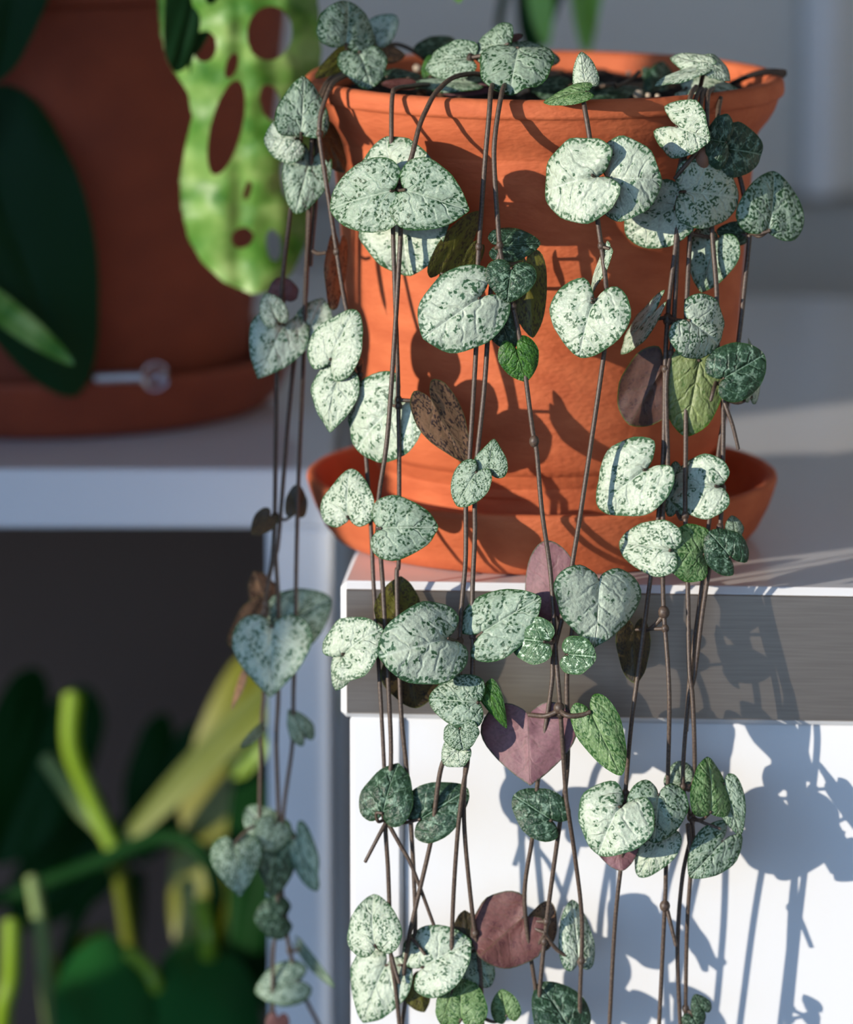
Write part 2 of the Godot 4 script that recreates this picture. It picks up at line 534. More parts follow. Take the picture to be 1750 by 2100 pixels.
func make_plant() -> void:
	plant = thing("string_of_hearts", "trailing heart-leaved houseplant with silver-flecked leaves spilling over the rim of the front terracotta pot", "plant", Vector3(0, 0, 0))

	# left bundle
	begin_vine([[700, 150, 2.0], [680, 160, 3.0], [664, 180, 3.7], [640, 230, 4.3], [616, 280, 4.5], [600, 400, 4.2], [582, 550, 3.8], [576, 640, 3.6], [568, 770, 3.4], [564, 1040, 3.0], [562, 1100, 2.9], [557, 1160, 2.8], [545, 1240, 2.6], [541, 1420, 2.2], [537, 1480, 2.1], [533, 1660, 2.0], [538, 1720, 2.0]])
	lf(618, 274, 625, 155, 112, "M0", 1.0, -10, 12, 0.05)
	lf(606, 284, 541, 285, 102, "S2", 0.5, 10, 6)
	lf(583, 614, 574, 570, 66, "P1", -0.4, 5, 8, 0.2)
	lf(568, 656, 545, 602, 58, "S3", 1.0, 0, 8, 0.2)
	lf(583, 664, 530, 772, 124, "S2>", 0.6, 0, 8, 0.25)
	lf(553, 1058, 517, 1094, 48, "O1", 0.2, -10, 0, 0.2)
	lf(606, 1053, 609, 995, 48, "O1", 0.2, -10, 0, 0.15)
	lf(557, 1283, 552, 1424, 162, "S3>", 1.2, 14, 6, 0.17)
	lf(532, 1255, 466, 1326, 66, "B0", -0.3, -35, 0, 0.3)
	lf(552, 1243, 517, 1174, 66, "B0", -0.6, -30, 0, 0.25)
	lf(503, 1380, 477, 1455, 16, "B0", 0.2, 66, 0, 0.05)
	lf(536, 1496, 498, 1530, 24, "M1", 0.2, -60, 0)
	lf(566, 1722, 508, 1655, 86, "M1", -0.4, -5, 5, 0.22)
	lf(481, 1729, 491, 1833, 106, "M2>", 0.7, 10, 24, 0.2)
	shoot([[548, 1240, 2.6], [520, 1300, 2.7], [503, 1380, 2.6]])
	shoot([[541, 1690, 2.0], [510, 1700, 2.4], [483, 1727, 2.7]])
	end_vine()

	begin_vine([[702, 154, 2.2], [684, 164, 3.1], [668, 184, 3.9], [652, 230, 4.3], [641, 283, 4.4], [633, 420, 4.1], [626, 620, 3.7], [600, 770, 3.4], [572, 1098, 3.0], [566, 1141, 2.9], [571, 1244, 2.7], [571, 1422, 2.3], [567, 1522, 2.2], [572, 1680, 1.9], [575, 1760, 1.8], [579, 1839, 1.7], [588, 1914, 1.6], [607, 2002, 1.5], [625, 2045, 1.4], [657, 2108, 1.3]])
	lf(636, 328, 607, 433, 100, "M0", 0.2, 2, 10)
	lf(632, 690, 660, 612, 86, "S2", 0.4, 8, 8, 0.3)
	lf(580, 1284, 672, 1225, 128, "M1", 0.0, 10, 5, 0.25)
	lf(567, 1690, 545, 1745, 78, "M1", 0.3, -15, 0, 0.2)
	lf(572, 1740, 562, 1836, 78, "D0", 0.4, -20, -4, 0.25)
	lf(605, 1716, 638, 1822, 60, "M1", 0.3, 45, 0, 0.25, 0.2)
	lf(583, 1880, 524, 1884, 94, "D1", 0.3, -15, 0, 0.3)
	lf(612, 2012, 523, 2034, 96, "M1", 0.3, 6, 0, 0.25)
	lf(617, 1946, 677, 2021, 24, "M1", 0.3, 68, 0)
	lf(585, 1690, 596, 1712, 22, "G1", 0.1, -20, 0)
	end_vine()

	begin_vine([[706, 152, 2.0], [690, 160, 2.9], [672, 182, 3.8], [652, 230, 4.4], [640, 285, 4.6], [636, 420, 4.3], [628, 560, 4.0], [622, 749, 3.7], [612, 996, 3.3], [608, 1150, 3.0], [606, 1300, 2.7], [602, 1420, 2.5], [600, 1525, 2.2], [580, 1680, 2.0], [566, 1900, 1.8], [560, 1965, 1.8], [560, 2108, 1.7]])
	lf(626, 1510, 596, 1456, 54, "M2", 0.3, -20, 0, 0.25)
	lf(570, 2088, 566, 2130, 50, "P1", 0.2, 0, 0)
	end_vine()

	begin_vine([[650, 283, 4.4], [649, 350, 4.2], [646, 430, 4.1], [639, 511, 4.0], [637, 545, 3.9]])
	shoot([[639, 513, 4.0], [652, 520, 4.2], [668, 518, 4.5]])
	end_vine()

	# from the left of the rim to the corner of the cabinet
	begin_vine([[720, 150, 3.2], [690, 165, 4.3], [675, 185, 5.0], [658, 235, 5.4], [656, 281, 5.6], [667, 360, 5.8], [678, 432, 6.0], [704, 600, 6.4], [720, 670, 6.6], [737, 757, 6.9], [744, 860, 7.2], [752, 950, 7.6], [761, 1080, 8.3], [766, 1190, 8.8], [772, 1290, 9.1], [779, 1400, 9.2], [788, 1570, 9.4], [791, 1679, 9.5]])
	lf(668, 276, 700, 352, 50, "O1", -1.2, -40, 0)
	lf(690, 505, 680, 632, 46, "B0", -1.6, -50, 0, 0.2)
	lf(675, 738, 724, 637, 112, "S0", 0.8, 30, 5, 0.3)
	lf(690, 775, 669, 883, 100, "S1>", 0.7, 30, 3, 0.22)
	lf(711, 1061, 714, 962, 114, "S3", 0.7, 30, 4, 0.2)
	lf(699, 1342, 776, 1288, 124, "S1", 0.6, 30, 4, 0.38)
	lf(716, 1342, 686, 1414, 56, "S2", 0.0, 20, 0, 0.3)
	shoot([[737, 757, 6.9], [739, 740, 7.1], [733, 748, 7.4]], 0.0011)
	end_vine()

	# vine that bends sharply over the rim
	begin_vine([[880, 174, 3.6], [860, 174, 4.6], [843, 177, 5.3], [815, 181, 6.2], [805, 196, 6.6], [803, 274, 7.2], [805, 420, 7.8], [809, 560, 8.2], [816, 760, 8.7], [817, 820, 8.8], [819, 950, 9.0], [818, 1150, 9.2], [814, 1190, 9.2], [822, 1446, 9.4], [836, 1594, 9.5], [845, 1720, 9.5], [852, 1895, 9.6], [842, 1980, 9.6], [824, 2108, 9.6]])
	lf(806, 830, 726, 920, 168, "S1o", -0.3, 32, 4, 0.38, 0.14)
	lf(882, 820, 953, 945, 100, "B0", 0.3, -20, 0, 0.24, 0.1)
	lf(815, 1272, 818, 1184, 98, "O0", -0.3, -20, 0, 0.15)
	lf(842, 1360, 848, 1450, 128, "O1", -0.4, -20, 0, 0.2)
	lf(790, 1978, 742, 2094, 128, "S2", -0.2, 25, 0, 0.28)
	lf(845, 2010, 868, 2074, 62, "O0", -0.2, -20, 0, 0.2)
	end_vine()

	# vine that arches out and carries the big pair of leaves
	begin_vine([[1000, 156, 4.2], [970, 151, 5.6], [928, 160, 6.6], [894, 190, 7.3], [876, 222, 7.7], [860, 260, 8.1], [843, 326, 8.5], [820, 384, 8.7], [822, 471, 8.4], [818, 550, 8.5], [811, 670, 8.8], [795, 893, 9.2], [778, 1013, 9.3], [777, 1083, 9.3], [785, 1196, 9.4], [792, 1330, 9.5], [798, 1430, 9.5], [802, 1563, 9.6], [791, 1679, 9.7], [796, 1780, 9.7], [799, 1864, 9.7], [801, 1949, 9.8], [812, 2030, 9.8], [820, 2108, 9.8]])
	lf(812, 388, 786, 279, 166, "S1", -0.7, 26, 8, 0.1, 0.1)
	lf(802, 390, 670, 426, 150, "M0", 0.5, 26, 6, 0.16, 0.12)
	lf(828, 388, 954, 428, 154, "M0", 0.7, 14, 6, 0.16, 0.12)
	lf(822, 432, 834, 562, 186, "S1", -1.1, 26, 0, 0.2, 0.1)
	lf(779, 1083, 892, 1080, 136, "M0", 0.5, 14, 4, 0.18)
	lf(784, 1669, 812, 1566, 112, "D0", 0.5, 16, 4, 0.2)
	lf(860, 1681, 956, 1620, 118, "D1", 0.5, 10, 0, 0.24)
	lf(768, 1940, 758, 1834, 114, "S3", 0.6, 26, 4, 0.18)
	shoot([[793, 1685, 9.7], [775, 1718, 9.9], [749, 1768, 10.0]])
	shoot([[795, 1686, 9.7], [822, 1735, 9.8], [846, 1779, 9.9], [890, 1897, 10.0]])
	shoot([[803, 1960, 9.8], [811, 1990, 9.9], [819, 2016, 10.0]])
	shoot([[790, 1680, 9.7], [776, 1685, 10.0], [772, 1668, 10.1], [784, 1668, 10.2]], 0.0006)
	end_vine()

	# middle pair of vines
	begin_vine([[1012, 170, 7.0], [1007, 187, 8.0], [1003, 240, 8.5], [994, 343, 8.8], [980, 549, 9.0], [981, 601, 9.2], [976, 728, 9.4], [962, 958, 9.8], [956, 1035, 10.0], [955, 1150, 10.4], [945, 1271, 10.6], [944, 1391, 10.7], [960, 1539, 10.6], [950, 1614, 10.5], [938, 1720, 10.4], [928, 1895, 10.2], [926, 2108, 10.2]])
	lf(900, 560, 974, 436, 66, "O0", -0.7, -35, 0, 0.15)
	lf(978, 512, 950, 566, 36, "O0", -0.5, -30, 0)
	lf(984, 610, 872, 690, 168, "S1o", 0.6, -4, 8, 0.36, 0.12)
	lf(922, 1308, 790, 1345, 172, "S1o", 0.8, -20, 6, 0.26, 0.1)
	lf(946, 2092, 945, 2008, 108, "G1", 0.4, 14, 0, 0.2)
	lf(862, 1984, 958, 1930, 144, "S2", 0.0, 22, 4, 0.3)
	lf(925, 2040, 905, 2100, 50, "G1", 0.1, 10, 0)
	end_vine()

	begin_vine([[1026, 520, 9.0], [1014, 560, 9.0], [1006, 608, 9.0], [994, 790, 9.4], [977, 955, 9.9], [974, 1037, 10.1], [974, 1100, 10.3], [969, 1227, 10.5], [969, 1385, 10.6], [957, 1540, 10.5], [952, 1682, 10.3], [968, 1862, 10.1], [985, 1990, 10.0], [990, 2108, 10.0]])
	lf(977, 967, 936, 1036, 80, "M0", 0.5, 22, 4, 0.22)
	lf(1004, 971, 1010, 901, 74, "M1>", 0.4, 20, 0, 0.12)
	lf(988, 1297, 1103, 1226, 140, "M0", 0.3, 20, 6, 0.32)
	lf(982, 1440, 881, 1434, 112, "M1", 0.5, 10, 4, 0.1)
	lf(995, 1403, 1036, 1491, 46, "G0>", 0.1, 15, 0, 0.05)
	lf(943, 1492, 950, 1538, 76, "M2", 0.6, 18, 4, 0.3)
	lf(943, 1534, 908, 1566, 66, "S3", 0.4, 22, 4, 0.35)
	lf(955, 1925, 952, 1868, 52, "O1", -0.4, -20, 0)
	lf(962, 1955, 1005, 2022, 78, "M0", -0.2, -10, 0, 0.2)
	lf(1040, 2084, 1028, 2030, 62, "G1", 0.3, 10, 0, 0.25)
	end_vine()

	begin_vine([[950, 1500, 10.5], [930, 1530, 10.4], [905, 1575, 10.3], [890, 1680, 10.2], [884, 1726, 10.1], [849, 1877, 10.0], [838, 1930, 9.9], [828, 2000, 9.8]])
	shoot([[845, 1925, 9.9], [862, 1945, 10.1], [872, 1958, 10.2]], 0.0006)
	end_vine()

	begin_vine([[1040, 172, 7.0], [1030, 188, 8.0], [1016, 274, 8.6], [1014, 343, 8.8], [1023, 480, 9.1], [1028, 525, 9.2], [1040, 580, 9.3], [1050, 619, 9.4], [1071, 721, 9.6], [1093, 886, 10.0], [1101, 927, 10.1], [1112, 1050, 10.4], [1130, 1180, 10.7], [1141, 1347, 11.0], [1149, 1447, 11.0], [1160, 1618, 10.8], [1165, 1660, 10.8], [1180, 1760, 10.6], [1194, 1890, 10.4], [1190, 2042, 10.3], [1190, 2108, 10.2]])
	lf(1020, 503, 1108, 498, 74, "D1", -0.3, -15, 6, 0.2)
	lf(1050, 548, 1040, 618, 106, "D0", 0.5, 6, 4, 0.2)
	lf(1078, 535, 1090, 688, 82, "O0", -0.7, -15, 0, 0.15)
	lf(1022, 640, 1050, 720, 76, "D1", -0.4, -5, 0, 0.2)
	lf(1060, 716, 1080, 782, 86, "G0", 0.1, 0, 0, 0.35)
	lf(1085, 1468, 1090, 1607, 196, "P0>", -0.6, 12, 0, 0.2, 0.06)
	lf(1211, 1458, 1272, 1586, 98, "G1", 0.3, 8, 0, 0.2, 0.15)
	lf(1117, 1316, 1047, 1308, 98, "N0o", 0.6, 28, 4, 0.2)
	lf(1187, 1972, 1176, 1848, 74, "S3", -0.2, -20, 0, 0.15)
	blob(vine_shape, hang(1096, 905, 10.05), Vector3(0.0016, 0.002, 0.0016))
	blob(vine_shape, hang(1147, 1452, 11.0), Vector3(0.0018, 0.002, 0.0018))
	shoot([[1147, 1455, 11.0], [1165, 1468, 11.3], [1195, 1466, 11.3], [1211, 1460, 11.3]], 0.0009)
	shoot([[1147, 1457, 11.0], [1120, 1468, 10.9], [1085, 1466, 10.5]], 0.0009)
	end_vine()

	# vine below the small upright leaf
	begin_vine([[1205, 170, 7.0], [1202, 184, 7.9], [1197, 204, 8.4], [1210, 286, 8.9], [1222, 400, 9.1], [1226, 451, 9.2], [1241, 561, 9.5], [1245, 640, 9.6], [1240, 718, 9.8], [1197, 1013, 10.4], [1175, 1150, 10.8], [1160, 1240, 10.8], [1136, 1340, 10.7], [1132, 1403, 10.7], [1113, 1533, 10.6], [1102, 1615, 10.5], [1092, 1718, 10.4], [1076, 1850, 10.2], [1100, 2038, 10.0], [1104, 2108, 10.0]])
	lf(1203, 177, 1193, 108, 56, "S0", 0.1, 10, 10, 0.05, 0.0, -0.35)
	lf(1203, 186, 1116, 206, 40, "G1", 0.5, 20, 40, 0.15)
	lf(1216, 358, 1113, 392, 176, "S0o", 0.8, 26, 8, 0.42, 0.2)
	lf(1240, 365, 1348, 366, 174, "S0o", 0.4, 14, 4, 0.14, 0.22)
	lf(1249, 508, 1207, 600, 26, "S1", 0.2, 62, 0, 0.05)
	lf(1214, 618, 1184, 728, 164, "S2", 0.7, 22, 6, 0.38, 0.14)
	lf(1142, 1262, 1126, 1112, 120, "P0o", -0.9, 16, 0, 0.1)
	lf(1230, 1188, 1227, 1323, 186, "S0>", 0.6, -26, 4, 0.2, 0.1)
	lf(1133, 1683, 1055, 1632, 106, "D0", 0.4, 2, 0, 0.3)
	shoot([[1240, 640, 9.6], [1228, 620, 10.0], [1215, 612, 10.3]])
	end_vine()

	begin_vine([[1186, 1200, 10.5], [1174, 1290, 10.5], [1163, 1384, 10.5], [1165, 1544, 10.5], [1158, 1630, 10.5], [1147, 1700, 10.5], [1124, 1870, 10.3], [1108, 2022, 10.2], [1104, 2108, 10.2]])
	lf(1162, 1342, 1217, 1346, 82, "N0o", 1.2, 28, 4, 0.24)
	lf(1070, 1884, 985, 1960, 158, "P1o", -0.4, 0, 0, 0.3, 0.08)
	lf(1100, 1930, 1124, 1850, 70, "B0", -0.6, -15, 0, 0.2)
	lf(1168, 2106, 1110, 2015, 114, "D0", 0.4, -15, 10, 0.25)
	shoot([[1117, 1912, 10.3], [1100, 1905, 10.1], [1072, 1884, 9.9]])
	shoot([[1117, 1914, 10.3], [1145, 1950, 10.2], [1185, 1972, 10.1]])
	shoot([[1117, 1916, 10.3], [1103, 1940, 10.1], [1085, 1960, 9.9]])
	end_vine()

	# right-hand bundle
	begin_vine([[1428, 178, 5.6], [1415, 205, 6.9], [1403, 300, 7.4], [1390, 375, 7.7], [1388, 483, 8.0], [1375, 594, 8.4], [1370, 650, 8.6], [1365, 740, 9.0], [1362, 900, 9.4], [1357, 990, 9.6], [1350, 1065, 9.8], [1340, 1150, 10.2], [1334, 1190, 10.3], [1307, 1395, 10.6], [1294, 1496, 10.6], [1282, 1641, 10.6], [1278, 1700, 10.6], [1276, 1758, 10.5], [1262, 1890, 10.4], [1250, 2108, 10.2]])
	lf(1386, 258, 1448, 284, 128, "S2", 0.7, 28, 10, 0.6, 0.15)
	lf(1388, 420, 1288, 486, 132, "S2o", 0.1, 16, -4, 0.2)
	lf(1330, 650, 1272, 722, 46, "S2", 0.3, 62, 0, 0.6)
	lf(1415, 656, 1480, 706, 136, "S3o", 0.9, -26, 0, 0.3)
	lf(1357, 758, 1292, 868, 132, "O2o", -0.5, -5, 0, 0.3, 0.08)
	lf(1321, 962, 1228, 1040, 156, "S2", 0.5, 24, 4, 0.4)
	lf(1271, 1653, 1222, 1748, 164, "S1", 0.8, 18, 6, 0.38, 0.16)
	lf(1352, 1628, 1344, 1724, 128, "M0", 0.3, -8, 10, 0.28)
	lf(1362, 1706, 1308, 1796, 92, "S2", 0.0, 18, 0, 0.15)
	lf(1262, 1700, 1276, 1784, 96, "P0", -0.4, 0, 0, 0.15)
	blob(vine_shape, hang(1281, 1641, 10.6), Vector3(0.0016, 0.0026, 0.0016))
	blob(vine_shape, hang(1370, 655, 8.6), Vector3(0.0016, 0.0022, 0.0016))
	shoot([[1444, 293, 7.6], [1410, 335, 7.9], [1384, 366, 7.9]], 0.0008)
	end_vine()

	begin_vine([[1440, 182, 5.4], [1426, 208, 6.8], [1408, 300, 7.3], [1396, 400, 7.7], [1390, 490, 8.0], [1386, 594, 8.3], [1379, 704, 8.8], [1367, 790, 9.2], [1370, 961, 9.6], [1362, 1023, 9.8], [1360, 1075, 9.9], [1360, 1172, 10.2], [1362, 1254, 10.5], [1373, 1421, 10.6], [1370, 1607, 10.4], [1366, 1790, 10.3], [1364, 1858, 10.3], [1352, 2108, 10.1]])
	lf(1405, 392, 1522, 404, 146, "S3o", 0.5, -22, 4, 0.14, 0.14)
	lf(1436, 738, 1408, 892, 122, "Y0o", 0.1, -8, -6, 0.2, 0.1)
	lf(1376, 1128, 1265, 1110, 118, "S3", 0.5, 26, 4, 0.12)
	lf(1297, 1290, 1300, 1399, 72, "O1", -0.5, -30, 0, 0.2)
	blob(vine_shape, hang(1362, 1256, 10.5), Vector3(0.0018, 0.0022, 0.0018))
	blob(vine_shape, hang(1364, 1858, 10.3), Vector3(0.0017, 0.002, 0.0017))
	shoot([[1362, 1262, 10.5], [1340, 1285, 10.3], [1318, 1298, 10.1]], 0.0008)
	shoot([[1368, 1862, 10.3], [1376, 1895, 10.4], [1387, 1940, 10.5]])
	end_vine()

	begin_vine([[1448, 184, 5.3], [1438, 212, 6.7], [1422, 350, 7.2], [1416, 479, 7.7], [1410, 594, 8.2], [1408, 653, 8.4], [1407, 889, 9.2], [1406, 1057, 9.6], [1411, 1195, 10.0], [1414, 1366, 10.2], [1420, 1421, 10.2], [1424, 1500, 10.2], [1425, 1596, 10.1], [1420, 1700, 10.0], [1400, 1800, 9.9], [1390, 1942, 9.9], [1396, 2108, 9.8]])
	lf(1470, 488, 1434, 597, 106, "M0", -0.3, 25, 0, 0.15)
	lf(1400, 1612, 1392, 1562, 74, "M1", -0.4, 5, 0, 0.15)
	lf(1388, 1050, 1388, 948, 50, "M1", -0.4, -10, 0, 0.1)
	var tuber := shape()
	blob(tuber, at(1441, 322, 7.6), Vector3(0.0026, 0.0042, 0.0026), 10)
	var tb := put("tuber", to_mesh(tuber, plain(Color(0.55, 0.40, 0.32), 0.6)), vine_node)
	tb.set_meta("label", "pinkish brown aerial tuber")
	end_vine()

	begin_vine([[1462, 182, 5.2], [1451, 206, 6.5], [1453, 330, 6.9], [1462, 487, 7.6], [1470, 594, 8.0], [1472, 704, 8.4], [1480, 770, 8.7], [1484, 876, 8.9], [1479, 1064, 9.3], [1468, 1100, 9.5], [1444, 1236, 9.9], [1425, 1384, 10.1], [1412, 1440, 10.1], [1401, 1600, 10.1], [1415, 1670, 10.1], [1422, 1720, 10.0], [1410, 1894, 9.9], [1406, 2108, 9.7]])
	lf(1491, 292, 1447, 284, 118, "D1", 0.9, -18, 0, 0.22)
	lf(1491, 304, 1565, 316, 114, "D0", 0.5, -25, 0, 0.22)
	lf(1484, 776, 1567, 728, 122, "D0", 0.7, -6, 0, 0.26)
	lf(1469, 996, 1366, 1002, 134, "S1", 0.7, 24, 4, 0.22, 0.12)
	lf(1447, 1136, 1358, 1128, 122, "G1", 0.6, -15, 4, 0.1)
	lf(1500, 1143, 1456, 1092, 92, "D0", 0.8, -15, 0, 0.45)
	lf(1508, 1094, 1503, 1058, 40, "M1", 0.0, -20, 0)
	lf(1460, 1666, 1457, 1553, 82, "G1", 0.6, -32, 4, 0.08)
	lf(1486, 1606, 1518, 1710, 66, "M1", 0.0, 0, 0, 0.15)
	lf(1484, 1724, 1420, 1796, 98, "M1", 0.4, -15, 4, 0.38)
	lf(1442, 2072, 1426, 2040, 44, "D1", 0.3, -10, 0)
	lf(1420, 2082, 1436, 2112, 52, "D0", 0.4, -10, 0)
	lf(1545, 815, 1546, 694, 30, "S2", -0.4, -60, 0, 0.1)
	shoot([[1474, 786, 8.8], [1490, 835, 9.2], [1503, 872, 9.3], [1515, 921, 9.4]])
	shoot([[1470, 780, 8.8], [1464, 800, 9.4], [1458, 822, 9.5]])
	shoot([[1412, 1690, 10.1], [1417, 1740, 10.4], [1428, 1785, 10.6]], 0.0009)
	shoot([[1420, 1675, 10.0], [1445, 1688, 10.2], [1478, 1700, 10.3]], 0.0006)
	end_vine()

	begin_vine([[1478, 200, 5.6], [1474, 250, 6.3], [1500, 320, 6.5], [1518, 364, 6.6], [1530, 420, 6.8], [1538, 475, 7.0], [1527, 594, 7.5], [1515, 701, 7.9], [1500, 790, 8.2], [1480, 886, 8.5], [1470, 960, 8.8], [1455, 1068, 9.2], [1440, 1200, 9.6], [1416, 1384, 9.9], [1408, 1500, 10.0]])
	lf(1580, 472, 1596, 350, 136, "M2", 0.4, -28, 8, 0.1, 0.14)
	lf(1524, 480, 1474, 474, 50, "D1", -0.2, -20, 0)
	shoot([[1538, 478, 7.0], [1555, 480, 7.3], [1580, 473, 7.4]], 0.0006)
	end_vine()

	# leaves on top of the soil
	begin_vine([[960, 150, 3.0], [968, 140, 4.6], [962, 128, 5.0], [965, 118, 5.1]])
	lf(961, 118, 868, 130, 82, "M2", 0.1, 35, 20, 0.15)
	lf(1044, 88, 964, 100, 94, "M1", 0.3, 25, 25, 0.08, 0.2)
	lf(1064, 95, 1046, 180, 150, "M0o", 1.2, 10, 50, 0.06)
	lf(1058, 112, 1148, 122, 62, "M1", -0.6, -10, 10, 0.2)
	lf(1040, 84, 1071, 72, 20, "P1", -1.0, 0, 0)
	shoot([[1042, 150, 5.0], [1044, 185, 6.6], [1028, 190, 7.9]], 0.0009)
	end_vine()
	begin_vine([[745, 170, 0.5], [740, 130, 2.2], [726, 105, 2.8], [712, 90, 3.0]])
	lf(711, 90, 720, 2, 122, "M1", 0.3, -30, 8, 0.14)
	lf(766, 76, 812, 34, 64, "S2", -1.6, 20, 10, 0.15)
	lf(735, 96, 646, 162, 48, "O0", -0.2, -20, 20, 0.15)
	lf(738, 104, 762, 178, 100, "M1", 0.5, -15, 25, 0.12)
	lf(773, 108, 829, 116, 42, "B0", -1.0, -20, 40, 0.2)
	end_vine()
	begin_vine([[900, 160, -1.0], [870, 120, -0.8], [820, 92, -0.6], [775, 96, 0.2]])
	lf(928, 100, 858, 98, 56, "D1", 0.2, -40, 10, 0.2)
	end_vine()
	begin_vine([[880, 175, 2.0], [850, 168, 2.6], [838, 166, 3.0]])
	lf(792, 155, 862, 150, 32, "D0", -0.4, -20, 60, 0.2)
	lf(842, 172, 783, 168, 26, "P1", 1.6, 0, -40, 0.2)
	lf(968, 168, 840, 170, 34, "M0", 1.8, 10, 60, 0.2)
	lf(996, 178, 908, 188, 30, "P0", 1.6, 0, -20, 0.2)
	lf(890, 120, 868, 158, 30, "G0", 1.0, 0, 20, 0.1)
	end_vine()
	begin_vine([[1210, 190, 1.6], [1230, 178, 2.4], [1262, 172, 3.0]])
	lf(1160, 178, 1092, 182, 52, "D0", 1.0, -10, 45, 0.2)
	lf(1208, 190, 1332, 174, 48, "D1", 0.8, -30, 50, 0.15, 0.3)
	shoot([[1262, 178, 2.6], [1290, 165, 2.0], [1312, 146, 1.6]])
	end_vine()
	begin_vine([[1400, 190, 2.0], [1432, 182, 4.6], [1441, 160, 5.3], [1446, 132, 5.6]])
	lf(1447, 131, 1372, 112, 46, "S2", 0.2, 24, 38, 0.2, 0.25)
	lf(1448, 124, 1500, 157, 46, "S3", 0.1, -20, 35, 0.2, 0.25)
	lf(1438, 140, 1344, 169, 27, "S2", 0.3, 15, 55, 0.2)
	lf(1406, 178, 1524, 192, 60, "S3", 1.3, 15, 48, 0.15)
	lf(1352, 205, 1366, 126, 70, "D0", -2.4, -40, 10, 0.15)
	lf(1340, 160, 1320, 138, 30, "D1", -3.2, -20, 20)
	end_vine()

# ---------------------------------------------------------------- the pot, its saucer and the soil

